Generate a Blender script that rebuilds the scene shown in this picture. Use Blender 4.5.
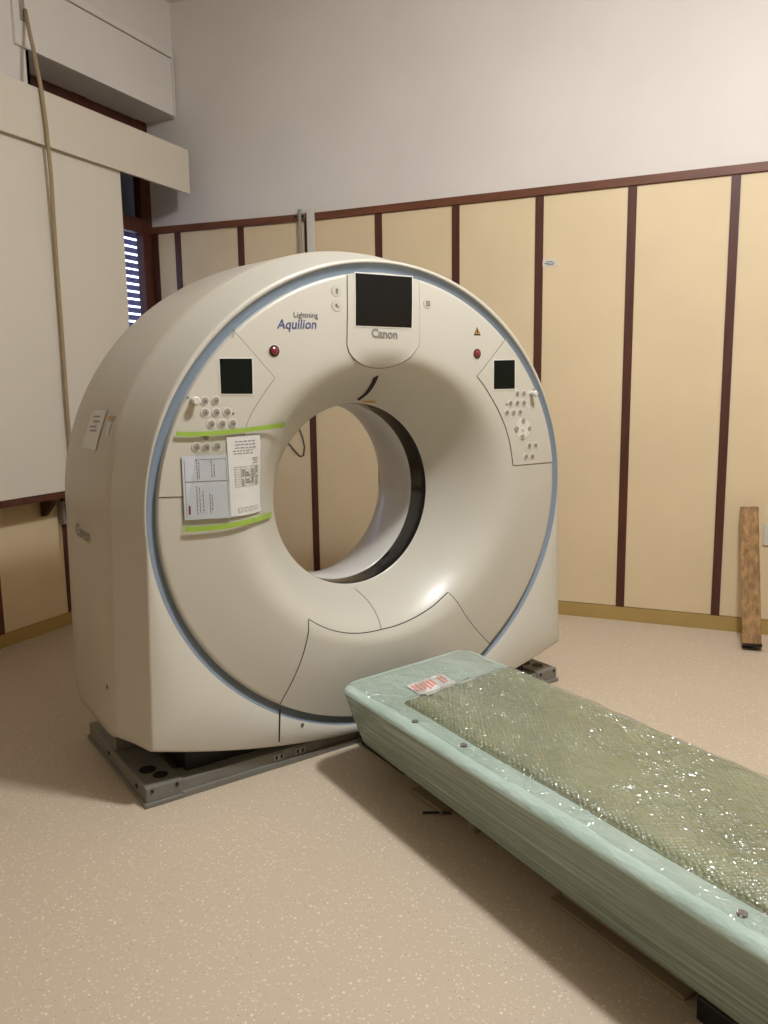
import bpy, bmesh, math, random
import numpy as np
from mathutils import Matrix, Vector

random.seed(7)
rng = np.random.RandomState(7)
SC = bpy.context.scene
for o in list(bpy.data.objects):
    bpy.data.objects.remove(o, do_unlink=True)
COL = SC.collection

# ------------------------------------------------------------------ camera
H = 1.4                                   # camera height in metres
FPX, CX, CY = 810.389, 384.0, 512.0       # focal length in pixels of the 768 x 1024 frame
YAW, PITCH, ROLL = -0.420027, 0.152755, 0.014438
_s, _c = math.sin(YAW), math.cos(YAW)
fwd0 = np.array([_s, _c, 0.0]); right0 = np.array([_c, -_s, 0.0]); upv = np.array([0, 0, 1.0])
fwd = math.cos(PITCH) * fwd0 - math.sin(PITCH) * upv
down0 = -(math.cos(PITCH) * upv + math.sin(PITCH) * fwd0)
rightv = math.cos(ROLL) * right0 + math.sin(ROLL) * down0
downv = -math.sin(ROLL) * right0 + math.cos(ROLL) * down0
cam_d = bpy.data.cameras.new('camera'); cam = bpy.data.objects.new('camera', cam_d); COL.objects.link(cam)
cam_d.sensor_fit = 'HORIZONTAL'; cam_d.sensor_width = 36.0; cam_d.lens = FPX / 768.0 * 36.0
cam_d.clip_start = 0.02; cam_d.clip_end = 200
cam.matrix_world = Matrix(((rightv[0], -downv[0], -fwd[0], 0), (rightv[1], -downv[1], -fwd[1], 0),
                           (rightv[2], -downv[2], -fwd[2], H), (0, 0, 0, 1)))
SC.camera = cam
EYE = np.array([0, 0, H])

# ------------------------------------------------------------------ world, light, exposure
SC.view_settings.view_transform = 'Standard'; SC.view_settings.look = 'None'
SC.view_settings.gamma = 1.0; SC.view_settings.use_curve_mapping = False
SC.view_settings.exposure = 0.0
world = bpy.data.worlds.new('daylight'); SC.world = world; world.use_nodes = True
bg = world.node_tree.nodes['Background']; bg.inputs[0].default_value = (0.62, 0.72, 1.0, 1); bg.inputs[1].default_value = 5.0
CEIL = 3.99
LAMPS = [  # x, y, watts
    (0.15, 2.30, 122.0)]
for (lx, ly, lw) in LAMPS:
    ld = bpy.data.lights.new('ceiling_lamp_light', 'POINT'); ld.shadow_soft_size = 0.16
    ld.energy = lw; ld.color = (0.96, 0.98, 1.0)
    lo = bpy.data.objects.new('ceiling_lamp_light', ld); COL.objects.link(lo); lo.location = (lx, ly, CEIL - 0.33)
    ad = bpy.data.lights.new('added_downlight', 'AREA'); ad.shape = 'DISK'; ad.size = 0.34; ad.energy = lw * 0.58; ad.color = ld.color   # added downward light to brighten floor and panels; the lamp has no dish
    ao = bpy.data.objects.new('added_downlight', ad); COL.objects.link(ao); ao.location = (lx, ly, CEIL - 0.15)

# ------------------------------------------------------------------ helpers
def lin(c):
    return tuple(((v / 255.0) / 12.92 if v / 255.0 <= 0.04045 else ((v / 255.0 + 0.055) / 1.055) ** 2.4) for v in c)

MATS = {}
def mat(name, rgb, rough=0.5, var=0.0, vscale=8.0, bump=0.0, bscale=60.0, metal=0.0, coat=0.0, stretch=None, spec=0.5, emit=None, estr=0.0, rgb2=None, detail=4.0):
    """principled material; colour varies by object-space noise, optional relief"""
    m = bpy.data.materials.new(name); m.use_nodes = True
    nt = m.node_tree; b = nt.nodes['Principled BSDF']; L = nt.links
    c = lin(rgb)
    b.inputs['Base Color'].default_value = (*c, 1); b.inputs['Roughness'].default_value = rough
    b.inputs['Metallic'].default_value = metal; b.inputs['Coat Weight'].default_value = coat
    b.inputs['Coat Roughness'].default_value = 0.12
    b.inputs['Specular IOR Level'].default_value = spec
    if emit:
        b.inputs['Emission Color'].default_value = (*lin(emit), 1); b.inputs['Emission Strength'].default_value = estr
    if var or bump or rgb2:
        tc = nt.nodes.new('ShaderNodeTexCoord'); mp = nt.nodes.new('ShaderNodeMapping')
        L.new(tc.outputs['Object'], mp.inputs['Vector'])
        if stretch: mp.inputs['Scale'].default_value = stretch
    if var or rgb2:
        nz = nt.nodes.new('ShaderNodeTexNoise'); nz.inputs['Scale'].default_value = vscale; nz.inputs['Detail'].default_value = detail
        L.new(mp.outputs[0], nz.inputs['Vector'])
        mx = nt.nodes.new('ShaderNodeMix'); mx.data_type = 'RGBA'
        c2 = lin(rgb2) if rgb2 else tuple(x * (1 - var) for x in c)
        mx.inputs[6].default_value = (*c, 1); mx.inputs[7].default_value = (*c2, 1)
        rp = nt.nodes.new('ShaderNodeValToRGB'); rp.color_ramp.elements[0].position = 0.35; rp.color_ramp.elements[1].position = 0.68
        L.new(nz.outputs[0], rp.inputs[0]); L.new(rp.outputs[0], mx.inputs[0]); L.new(mx.outputs[2], b.inputs['Base Color'])
    if bump:
        nb = nt.nodes.new('ShaderNodeTexNoise'); nb.inputs['Scale'].default_value = bscale; nb.inputs['Detail'].default_value = 3
        L.new(mp.outputs[0], nb.inputs['Vector'])
        bp = nt.nodes.new('ShaderNodeBump'); bp.inputs['Strength'].default_value = bump; bp.inputs['Distance'].default_value = 0.01
        L.new(nb.outputs[0], bp.inputs['Height']); L.new(bp.outputs[0], b.inputs['Normal'])
    MATS[name] = m
    return m

def new_obj(name, verts, faces, material, parent=None, smooth=False):
    me = bpy.data.meshes.new(name); me.from_pydata([tuple(map(float, v)) for v in verts], [], faces); me.update()
    if smooth: me.polygons.foreach_set('use_smooth', [True] * len(me.polygons))
    me.materials.append(material)
    o = bpy.data.objects.new(name, me); COL.objects.link(o)
    if parent: o.parent = parent
    return o

def tag(o, label, cat, group=None):
    o['label'] = label; o['category'] = cat
    if group: o['group'] = group
    return o
def struct(o, label=None):
    o['kind'] = 'structure'
    if label: o['label'] = label
    return o
def empty(name, loc=(0, 0, 0), rz=0.0):
    o = bpy.data.objects.new(name, None); COL.objects.link(o); o.location = loc; o.rotation_euler = (0, 0, rz)
    o.empty_display_size = 0.1
    return o

class MB:
    def __init__(s): s.v = []; s.f = []
    def add(s, v, f):
        k = len(s.v); s.v += [tuple(x) for x in v]; s.f += [tuple(i + k for i in q) for q in f]; return s
    def box(s, x0, x1, y0, y1, z0, z1, bev=0.0):
        if bev <= 0:
            v = [(x0, y0, z0), (x1, y0, z0), (x1, y1, z0), (x0, y1, z0), (x0, y0, z1), (x1, y0, z1), (x1, y1, z1), (x0, y1, z1)]
            f = [(0, 3, 2, 1), (4, 5, 6, 7), (0, 1, 5, 4), (1, 2, 6, 5), (2, 3, 7, 6), (3, 0, 4, 7)]
            return s.add(v, f)
        bm = bmesh.new(); bmesh.ops.create_cube(bm, size=1)
        for q in bm.verts: q.co = ((x0 + x1) / 2 + q.co.x * (x1 - x0), (y0 + y1) / 2 + q.co.y * (y1 - y0), (z0 + z1) / 2 + q.co.z * (z1 - z0))
        bmesh.ops.bevel(bm, geom=bm.edges[:], offset=bev, segments=2, affect='EDGES', profile=0.6)
        bm.verts.index_update(); v = [tuple(q.co) for q in bm.verts]; f = [tuple(x.index for x in q.verts) for q in bm.faces]; bm.free()
        return s.add(v, f)
    def tube(s, pts, r, seg=8, cap=True):
        pts = [Vector(p) for p in pts]; rr = r if hasattr(r, '__len__') else [r] * len(pts)
        v = []; f = []; prev = None
        for i, p in enumerate(pts):
            t = (pts[min(i + 1, len(pts) - 1)] - pts[max(i - 1, 0)]).normalized()
            if prev is None:
                a = Vector((0, 0, 1)) if abs(t.z) < 0.9 else Vector((1, 0, 0)); prev = t.cross(a).normalized()
            prev = (prev - t * prev.dot(t)).normalized(); b = t.cross(prev)
            for k in range(seg):
                an = 2 * math.pi * k / seg; v.append(tuple(p + (prev * math.cos(an) + b * math.sin(an)) * rr[i]))
        for i in range(len(pts) - 1):
            for k in range(seg):
                f.append((i * seg + k, i * seg + (k + 1) % seg, (i + 1) * seg + (k + 1) % seg, (i + 1) * seg + k))
        if cap:
            f.append(tuple(range(seg))[::-1]); f.append(tuple(range((len(pts) - 1) * seg, len(pts) * seg)))
        return s.add(v, f)
    def build(s, name, m, parent=None, smooth=False):
        return new_obj(name, s.v, s.f, m, parent, smooth)

def ray(px, py):
    d = rightv * (px - CX) / FPX + downv * (py - CY) / FPX + fwd
    return d
def on_axis(px, py, axis, val):
    d = ray(px, py); t = (val - EYE[axis]) / d[axis]; return EYE + t * d

# ------------------------------------------------------------------ materials
WHITEWALL = mat('white_wall_paint', (222, 216, 209), 0.75, var=0.05, vscale=2.0, bump=0.05, bscale=120)
CEILM = mat('ceiling_paint', (225, 220, 212), 0.8, var=0.03, vscale=2.0)
PANELY = mat('yellow_wall_panel', (224, 203, 166), 0.62, var=0.06, vscale=2.5, bump=0.02, bscale=200)
BROWN = mat('brown_wood_batten', (84, 42, 28), 0.5, var=0.3, vscale=6.0, stretch=(6, 6, 0.6))
RAILM = mat('brown_wood_rail', (114, 66, 42), 0.5, var=0.3, vscale=6.0, stretch=(0.6, 6, 6))
SKIRT = mat('ochre_vinyl_skirting', (176, 148, 88), 0.5, var=0.08, vscale=5)
WOODF = mat('dark_window_wood', (84, 40, 24), 0.5, var=0.4, vscale=7, stretch=(6, 6, 0.7))
BLINDW = mat('cream_board', (214, 206, 192), 0.55, var=0.03, vscale=1.5)
VALM = mat('valance_paint', (212, 203, 188), 0.5, var=0.03, vscale=2)
GREYP = mat('grey_plastic', (150, 145, 135), 0.5)
SLATM_DAYLIT = mat('shutter_slat', (92, 98, 172), 0.55)  # blue-violet glow of the daylight behind is put into the slat colour
DARKM = mat('dark_void', (14, 12, 11), 0.6)
COVER = mat('gantry_white_cover', (193, 188, 175), 0.36, var=0.02, vscale=3, coat=0.15)
HOUSE = mat('gantry_grey_side_cover', (186, 178, 164), 0.42, var=0.03, vscale=3, coat=0.1)
BLUE = mat('blue_grey_ring', (126, 139, 154), 0.5)
BLACKG = mat('black_gloss_window', (10, 10, 11), 0.12, bump=0.15, bscale=25, coat=0.5)
LINER = mat('bore_liner', (196, 192, 186), 0.3, coat=0.2)
SEAM = mat('seam_shadow_gap', (84, 76, 66), 0.8)
SCREEN = mat('dark_screen', (16, 15, 14), 0.18, spec=0.3)
SCREENG = mat('dark_green_screen', (6, 16, 14), 0.25, spec=0.2)
BTN = mat('button_grey', (150, 143, 132), 0.4)
BTNW = mat('button_white', (208, 204, 193), 0.4)
ICON = mat('icon_ink', (105, 98, 92), 0.6)
RED = mat('red_button', (122, 38, 44), 0.25, coat=0.6)
INKB = mat('violet_blue_ink', (72, 74, 118), 0.5)
INKG = mat('grey_ink', (128, 122, 112), 0.5)
INKD = mat('dark_ink', (70, 70, 80), 0.6)
WARN = mat('warning_yellow', (190, 140, 30), 0.5)
BASEM = mat('grey_painted_steel', (124, 122, 114), 0.45, var=0.12, vscale=10, spec=0.4)
PAPER = mat('paper_white', (214, 212, 208), 0.6, var=0.05, vscale=18)
PAPERB = mat('paper_bluish', (196, 200, 208), 0.35, var=0.06, vscale=12)
TAPE = mat('green_tape', (150, 180, 70), 0.5, var=0.12, vscale=25)
TAN = mat('tan_tape', (176, 140, 90), 0.5)
TEAL = mat('teal_foam_wrap', (182, 200, 190), 0.3, var=0.0, rgb2=(162, 182, 170), vscale=5, stretch=(3, 1, 3), bump=0.35, bscale=26, coat=0.5)
SIDEF = None
MATTR = None
PAPERRED = None
TIMBER = mat('weathered_timber', (172, 134, 88), 0.75, rgb2=(122, 92, 58), vscale=9, stretch=(5, 5, 0.8), bump=0.4, bscale=30)
DARKCUT = mat('dark_timber_end', (34, 24, 20), 0.9)
CORD = mat('tan_cord', (158, 138, 108), 0.8)
PLATE = mat('tan_metal_plate', (150, 134, 108), 0.5)
BLACKP = mat('black_plastic', (18, 18, 20), 0.4)
LAMPM = mat('lamp_frame', (230, 230, 228), 0.5)
DIFF = mat('lamp_diffuser', (240, 238, 230), 0.5, emit=(255, 244, 226), estr=2.0)

def floor_material():
    m = bpy.data.materials.new('speckled_vinyl_floor'); m.use_nodes = True; nt = m.node_tree; L = nt.links; b = nt.nodes['Principled BSDF']
    tc = nt.nodes.new('ShaderNodeTexCoord')
    base = nt.nodes.new('ShaderNodeTexNoise'); base.inputs['Scale'].default_value = 1.1; base.inputs['Detail'].default_value = 5
    L.new(tc.outputs['Object'], base.inputs['Vector'])
    mx0 = nt.nodes.new('ShaderNodeMix'); mx0.data_type = 'RGBA'
    mx0.inputs[6].default_value = (*lin((196, 180, 159)), 1); mx0.inputs[7].default_value = (*lin((189, 172, 150)), 1)
    L.new(base.outputs[0], mx0.inputs[0]); prev = mx0.outputs[2]
    for sc, lo, hi, rgb in ((120.0, 0.14, 0.17, (214, 200, 180)), (62.0, 0.075, 0.10, (222, 208, 190)), (110.0, 0.06, 0.08, (150, 130, 108))):
        warp = nt.nodes.new('ShaderNodeTexNoise'); warp.inputs['Scale'].default_value = sc * 1.5
        L.new(tc.outputs['Object'], warp.inputs['Vector'])
        ad = nt.nodes.new('ShaderNodeVectorMath'); ad.operation = 'MULTIPLY_ADD'
        ad.inputs[1].default_value = (0.6 / sc,) * 3; L.new(warp.outputs['Color'], ad.inputs[0]); L.new(tc.outputs['Object'], ad.inputs[2])
        vo = nt.nodes.new('ShaderNodeTexVoronoi'); vo.inputs['Scale'].default_value = sc; L.new(ad.outputs[0], vo.inputs['Vector'])
        # only some of the cells carry a chip, of random size
        sep = nt.nodes.new('ShaderNodeSeparateColor'); L.new(vo.outputs['Color'], sep.inputs[0])
        th = nt.nodes.new('ShaderNodeMapRange'); th.inputs[1].default_value = 0.45; th.inputs[2].default_value = 1.0
        th.inputs[3].default_value = 0.0; th.inputs[4].default_value = hi * 2.6; L.new(sep.outputs[0], th.inputs[0])
        lt = nt.nodes.new('ShaderNodeMath'); lt.operation = 'LESS_THAN'; L.new(vo.outputs['Distance'], lt.inputs[0]); L.new(th.outputs[0], lt.inputs[1])
        mu = nt.nodes.new('ShaderNodeMath'); mu.operation = 'MULTIPLY'; mu.inputs[1].default_value = 0.95; L.new(lt.outputs[0], mu.inputs[0])
        mx = nt.nodes.new('ShaderNodeMix'); mx.data_type = 'RGBA'; mx.inputs[7].default_value = (*lin(rgb), 1)
        L.new(mu.outputs[0], mx.inputs[0]); L.new(prev, mx.inputs[6]); prev = mx.outputs[2]
    # a few scuffs
    sn = nt.nodes.new('ShaderNodeTexNoise'); sn.inputs['Scale'].default_value = 2.3; sn.inputs['Detail'].default_value = 6
    mp = nt.nodes.new('ShaderNodeMapping'); mp.inputs['Scale'].default_value = (0.5, 2.2, 1); mp.inputs['Rotation'].default_value = (0, 0, 0.5)
    L.new(tc.outputs['Object'], mp.inputs[0]); L.new(mp.outputs[0], sn.inputs[0])
    rr = nt.nodes.new('ShaderNodeValToRGB'); rr.color_ramp.elements[0].position = 0.66; rr.color_ramp.elements[1].position = 0.78
    rr.color_ramp.elements[1].color = (0.3, 0.3, 0.3, 1); L.new(sn.outputs[0], rr.inputs[0])
    mx = nt.nodes.new('ShaderNodeMix'); mx.data_type = 'RGBA'; mx.inputs[7].default_value = (*lin((138, 116, 90)), 1)
    L.new(rr.outputs[0], mx.inputs[0]); L.new(prev, mx.inputs[6]); L.new(mx.outputs[2], b.inputs['Base Color'])
    b.inputs['Roughness'].default_value = 0.5; b.inputs['Specular IOR Level'].default_value = 0.35
    return m
FLOORM = floor_material()

def film_material(name, weight, rough, bscale, bstr, stretch, crease=0.0):
    m = bpy.data.materials.new(name); m.use_nodes = True; nt = m.node_tree; L = nt.links
    for q in list(nt.nodes): nt.nodes.remove(q)
    out = nt.nodes.new('ShaderNodeOutputMaterial'); tr = nt.nodes.new('ShaderNodeBsdfTransparent'); gl = nt.nodes.new('ShaderNodeBsdfGlossy')
    gl.inputs['Roughness'].default_value = rough; tr.inputs[0].default_value = (0.97, 0.98, 0.97, 1)
    fr = nt.nodes.new('ShaderNodeLayerWeight'); fr.inputs[0].default_value = 0.5
    pw = nt.nodes.new('ShaderNodeMath'); pw.operation = 'POWER'; pw.inputs[1].default_value = 4.0
    mu = nt.nodes.new('ShaderNodeMath'); mu.operation = 'MULTIPLY_ADD'; mu.inputs[1].default_value = 0.8; mu.inputs[2].default_value = 0.05 * weight; mu.use_clamp = True
    mix = nt.nodes.new('ShaderNodeMixShader'); tc = nt.nodes.new('ShaderNodeTexCoord'); mp = nt.nodes.new('ShaderNodeMapping'); mp.inputs['Scale'].default_value = stretch
    nz = nt.nodes.new('ShaderNodeTexNoise'); nz.inputs['Scale'].default_value = bscale; nz.inputs['Detail'].default_value = 1.5; nz.inputs['Roughness'].default_value = 0.4
    bp = nt.nodes.new('ShaderNodeBump'); bp.inputs['Strength'].default_value = bstr; bp.inputs['Distance'].default_value = 0.02
    L.new(tc.outputs['Object'], mp.inputs[0]); L.new(mp.outputs[0], nz.inputs[0]); L.new(nz.outputs[0], bp.inputs['Height'])
    last = bp
    if crease > 0:                                  # thin sharp fold lines of cling film
        for (sc_, hgt) in ((12.0, crease), (26.0, crease * 0.6)):
            n2 = nt.nodes.new('ShaderNodeTexNoise'); n2.inputs['Scale'].default_value = sc_; n2.inputs['Detail'].default_value = 2; L.new(mp.outputs[0], n2.inputs[0])
            m1 = nt.nodes.new('ShaderNodeMath'); m1.operation = 'SUBTRACT'; m1.inputs[1].default_value = 0.5; L.new(n2.outputs[0], m1.inputs[0])
            m2 = nt.nodes.new('ShaderNodeMath'); m2.operation = 'ABSOLUTE'; L.new(m1.outputs[0], m2.inputs[0])
            m3 = nt.nodes.new('ShaderNodeMapRange'); m3.inputs[1].default_value = 0.0; m3.inputs[2].default_value = 0.05; m3.inputs[3].default_value = 1.0; m3.inputs[4].default_value = 0.0
            m3.interpolation_type = 'SMOOTHSTEP'; L.new(m2.outputs[0], m3.inputs[0])
            nm = nt.nodes.new('ShaderNodeTexNoise'); nm.inputs['Scale'].default_value = 4.5; nm.inputs['Detail'].default_value = 2; L.new(tc.outputs['Object'], nm.inputs[0])
            mk = nt.nodes.new('ShaderNodeMapRange'); mk.inputs[1].default_value = 0.42; mk.inputs[2].default_value = 0.62; mk.inputs[3].default_value = 0.12; mk.inputs[4].default_value = 1.0; L.new(nm.outputs[0], mk.inputs[0])
            mm = nt.nodes.new('ShaderNodeMath'); mm.operation = 'MULTIPLY'; L.new(m3.outputs[0], mm.inputs[0]); L.new(mk.outputs[0], mm.inputs[1])
            b2 = nt.nodes.new('ShaderNodeBump'); b2.inputs['Strength'].default_value = 1.0; b2.inputs['Distance'].default_value = hgt
            L.new(mm.outputs[0], b2.inputs['Height']); L.new(last.outputs[0], b2.inputs['Normal']); last = b2
    L.new(last.outputs[0], gl.inputs['Normal'])
    L.new(fr.outputs['Facing'], pw.inputs[0]); L.new(pw.outputs[0], mu.inputs[0]); L.new(mu.outputs[0], mix.inputs[0]); L.new(tr.outputs[0], mix.inputs[1]); L.new(gl.outputs[0], mix.inputs[2]); L.new(mix.outputs[0], out.inputs[0])
    return m
FILM = film_material('clear_stretch_film', 3.4, 0.17, 26.0, 0.35, (1.3, 0.8, 1.3), crease=0.0055)
SLEEVE = film_material('clear_plastic_sleeve', 1.2, 0.15, 20.0, 0.4, (1, 1, 1))
GLASS = film_material('window_glass', 1.0, 0.02, 1.0, 0.0, (1, 1, 1))

def side_film_material():
    m = mat('streaked_green_film_side', (158, 176, 164), 0.25, rgb2=(118, 132, 116), vscale=7, stretch=(10, 0.35, 26), bump=0.55, bscale=9, coat=0.5, detail=6)
    return m
SIDEF = side_film_material()

def mattress_material():
    m = mat('olive_bubble_mattress', (146, 152, 118), 0.42, rgb2=(124, 130, 98), vscale=4, coat=0.25)
    nt = m.node_tree; L = nt.links; b = nt.nodes['Principled BSDF']
    tc = nt.nodes.new('ShaderNodeTexCoord'); mp = nt.nodes.new('ShaderNodeMapping'); mp.inputs['Rotation'].default_value = (0, 0, 0.6)
    L.new(tc.outputs['Object'], mp.inputs[0])
    vo = nt.nodes.new('ShaderNodeTexVoronoi'); vo.inputs['Scale'].default_value = 85; vo.inputs['Randomness'].default_value = 0.25; L.new(mp.outputs[0], vo.inputs['Vector'])
    bp = nt.nodes.new('ShaderNodeBump'); bp.inputs['Strength'].default_value = 1.0; bp.inputs['Distance'].default_value = 0.0062; bp.invert = True
    b.inputs['Coat Roughness'].default_value = 0.2; b.inputs['Coat Weight'].default_value = 0.8; b.inputs['Roughness'].default_value = 0.55
    L.new(bp.outputs[0], b.inputs['Coat Normal'])
    L.new(vo.outputs['Distance'], bp.inputs['Height']); L.new(bp.outputs[0], b.inputs['Normal'])
    return m
MATTR = mattress_material()

def red_print_material():
    m = mat('paper_with_red_print', (226, 214, 206), 0.5); nt = m.node_tree; L = nt.links; b = nt.nodes['Principled BSDF']
    tc = nt.nodes.new('ShaderNodeTexCoord'); mp = nt.nodes.new('ShaderNodeMapping'); mp.inputs['Scale'].default_value = (9, 3, 1)
    L.new(tc.outputs['Object'], mp.inputs[0]); nz = nt.nodes.new('ShaderNodeTexNoise'); nz.inputs['Scale'].default_value = 9; L.new(mp.outputs[0], nz.inputs[0])
    rp = nt.nodes.new('ShaderNodeValToRGB'); rp.color_ramp.elements[0].position = 0.5; rp.color_ramp.elements[1].position = 0.58
    rp.color_ramp.elements[0].color = (*lin((226, 214, 206)), 1); rp.color_ramp.elements[1].color = (*lin((206, 120, 104)), 1)
    L.new(nz.outputs[0], rp.inputs[0]); L.new(rp.outputs[0], b.inputs['Base Color'])
    return m

# ------------------------------------------------------------------ the room
XL, YB, XR, YF = -3.714, 4.871, 3.2, -2.6
XREC = -3.964                                     # window plane at the back of the recess
REC_Y0, REC_Z0, REC_Z1 = 3.60, 0.80, 3.26
struct(MB().box(XREC - 0.3, XR + 0.2, YF - 0.2, YB + 0.2, -0.2, 0.0).build('floor', FLOORM), 'beige vinyl floor with pale speckles')
struct(MB().box(XREC - 0.3, XR + 0.2, YF - 0.2, YB + 0.2, CEIL, CEIL + 0.15).build('ceiling', CEILM), 'white ceiling above the scanner room')
wb = struct(MB().box(XREC - 0.045, XR + 0.2, YB, YB + 0.2, 0, CEIL).build('wall_back', WHITEWALL), 'white wall clad with yellow panels and brown battens')
wl = struct(MB().box(XL - 0.35, XL, YF, REC_Y0, 0, CEIL).box(XL - 0.35, XL, REC_Y0, YB, 0, REC_Z0)
            .box(XL - 0.35, XL, REC_Y0, YB, REC_Z1, CEIL).build('wall_left', WHITEWALL), 'white wall with the shuttered window recess')
struct(MB().box(XR, XR + 0.2, YF, YB, 0, CEIL).build('wall_right', WHITEWALL), 'plain white wall facing the window')
struct(MB().box(XREC - 0.3, XR + 0.2, YF - 0.2, YF, 0, CEIL).build('wall_front', WHITEWALL), 'plain white wall opposite the panelled wall')

# panelled back wall: battens at measured places, a panel between each two
RAIL_T, RAIL_H = 2.527, 0.045
bat = [x * H for x in (-2.8100, -2.6702, -2.2936, -1.9215, -1.5582, -1.1915, -0.8255, -0.4550, -0.0783, 0.290)]
while bat[-1] < XR: bat.append(bat[-1] + 0.515)
BW = 0.0225
def rail_z(x):
    return RAIL_T + (0.026 * (-2.66 - x) / 1.3 if x < -2.66 else 0.0)
for i, x in enumerate(bat):
    if x + BW < XR:
        MB().box(x - BW, x + BW, YB - 0.014, YB, 0.085, rail_z(x) - RAIL_H).build('batten', BROWN, wb)
    x1 = bat[i + 1] if i + 1 < len(bat) else XR
    a, b_ = x + BW + 0.002, min(x1, XR) - BW - 0.002
    if b_ > a: MB().box(a, b_, YB - 0.008, YB, 0.088, rail_z((a + b_) / 2) - RAIL_H - 0.002).build('wall_panel', PANELY, wb)
def rail_piece(x0, x1):
    z0, z1 = rail_z(x0), rail_z(x1); y0, y1 = YB - 0.022, YB
    v = [(x0, y0, z0 - RAIL_H), (x1, y0, z1 - RAIL_H), (x1, y1, z1 - RAIL_H), (x0, y1, z0 - RAIL_H), (x0, y0, z0), (x1, y0, z1), (x1, y1, z1), (x0, y1, z0)]
    f = [(0, 3, 2, 1), (4, 5, 6, 7), (0, 1, 5, 4), (1, 2, 6, 5), (2, 3, 7, 6), (3, 0, 4, 7)]
    return new_obj('rail', v, f, RAILM, wb)
rail_piece(XREC, -2.685); rail_piece(-2.628, XR)
struct(MB().box(XL, XR, YB - 0.012, YB, 0.0, 0.084).build('baseboard_back', SKIRT))
struct(MB().box(XL, XL + 0.012, YF, YB - 0.012, 0.0, 0.075).build('baseboard_left', SKIRT))
struct(MB().box(XR - 0.012, XR, YF, YB - 0.012, 0.0, 0.084).build('baseboard_right', SKIRT))
struct(MB().box(XL + 0.012, XR - 0.012, YF, YF + 0.012, 0.0, 0.084).build('baseboard_front', SKIRT))

# left wall lower cladding
ly = [3.085 + 0.515 * k for k in range(-11, 4)]
for k, y in enumerate(ly):
    MB().box(XL, XL + 0.014, y - BW, y + BW, 0.076, 0.785).build('batten', BROWN, wl)
    y1 = ly[k + 1] if k + 1 < len(ly) else YB - 0.02
    if y1 - y > 0.08: MB().box(XL, XL + 0.008, y + BW + 0.002, y1 - BW - 0.002, 0.078, 0.785).build('wall_panel', PANELY, wl)

for nm, bx_ in (('right', (XR - 0.008, XR, YF + 0.02, YB - 0.02)), ('front', (XL + 0.02, XR - 0.02, YF, YF + 0.008))):  # unseen cladding, added to darken these walls and cut bounced light
    wpar = bpy.data.objects['wall_' + nm]; x0, x1, y0, y1 = bx_; horiz = (x1 - x0) > (y1 - y0); span = (x1 - x0) if horiz else (y1 - y0); nB = int(span / 0.515)
    for k in range(nB):
        a_, b_ = span * k / nB + 0.024, span * (k + 1) / nB - 0.024
        if horiz: MB().box(x0 + a_, x0 + b_, y0, y1, 0.088, 2.48).build('wall_panel', PANELY, wpar); MB().box(x0 + b_ + 0.002, x0 + b_ + 0.046, y0, y1 + 0.006, 0.085, 2.482).build('batten', BROWN, wpar)
        else: MB().box(x0, x1, y0 + a_, y0 + b_, 0.088, 2.48).build('wall_panel', PANELY, wpar); MB().box(x0 - 0.006, x1, y0 + b_ + 0.002, y0 + b_ + 0.046, 0.085, 2.482).build('batten', BROWN, wpar)
    MB().box(x0 - (0 if horiz else 0.014), x1, y0, y1 + (0.014 if horiz else 0), 2.484, 2.527).build('rail', RAILM, wpar)
# window: frame, transom, panes, roller shutter slats
win = MB()
fx0, fx1 = XREC - 0.06, XREC
y0w, y1w = REC_Y0 + 0.001, YB - 0.002
for (a, b_) in ((y0w, y0w + 0.10), (y1w - 0.105, y1w), ((y0w + y1w) / 2 - 0.06, (y0w + y1w) / 2 + 0.06)):
    win.box(fx0, fx1, a, b_, REC_Z0, REC_Z1)
e = 0.003
win.box(fx0 + e, fx1 - e, y0w + e, y1w - e, REC_Z1 - 0.13, REC_Z1 - e); win.box(fx0 + e, fx1 - e, y0w + e, y1w - e, 2.50, 2.60); win.box(fx0 + e, fx1 - e, y0w + e, y1w - e, REC_Z0 + e, REC_Z0 + 0.10)
w1 = struct(win.build('window_1', WOODF), 'dark brown wooden window with lowered roller shutter in the recess')
yc = (y0w + y1w) / 2
for (a, b_) in ((y0w + 0.10, yc - 0.06), (yc + 0.06, y1w - 0.105)):
    MB().box(fx0 + 0.025, fx0 + 0.031, a, b_, REC_Z0 + 0.10, 2.50).build('pane', GLASS, w1)
    MB().box(fx0 + 0.025, fx0 + 0.031, a, b_, 2.60, REC_Z1 - 0.13).build('pane', GLASS, w1)
MB().box(fx0 - 0.05, fx0 - 0.03, y0w, y1w, 2.515, REC_Z1).build('shutter_curtain', DARKM, w1)
z = 2.515; k = 0
slat_me = None
while z > REC_Z0:
    h = 0.038
    if slat_me is None:
        so = MB().box(fx0 - 0.05, fx0 - 0.038, y0w, y1w, -h, 0, bev=0.004).build('shutter_slat', SLATM_DAYLIT, w1); slat_me = so
    else:
        so = slat_me.copy(); COL.objects.link(so); so.parent = w1
    so.location.z = z
    z -= 0.0525 if k != 4 else 0.050
    k += 1
# the reveals of the recess
struct(MB().box(XREC - 0.1, XL - 0.0, REC_Y0 - 0.02, REC_Y0 + 0.0, REC_Z0, REC_Z1).build('trim_1', WHITEWALL), 'plastered side of the window recess')
struct(MB().box(XREC, XL + 0.0, REC_Y0, YB, REC_Z0 - 0.02, REC_Z0).build('trim_2', WHITEWALL), 'plastered sill of the window recess')

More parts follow.
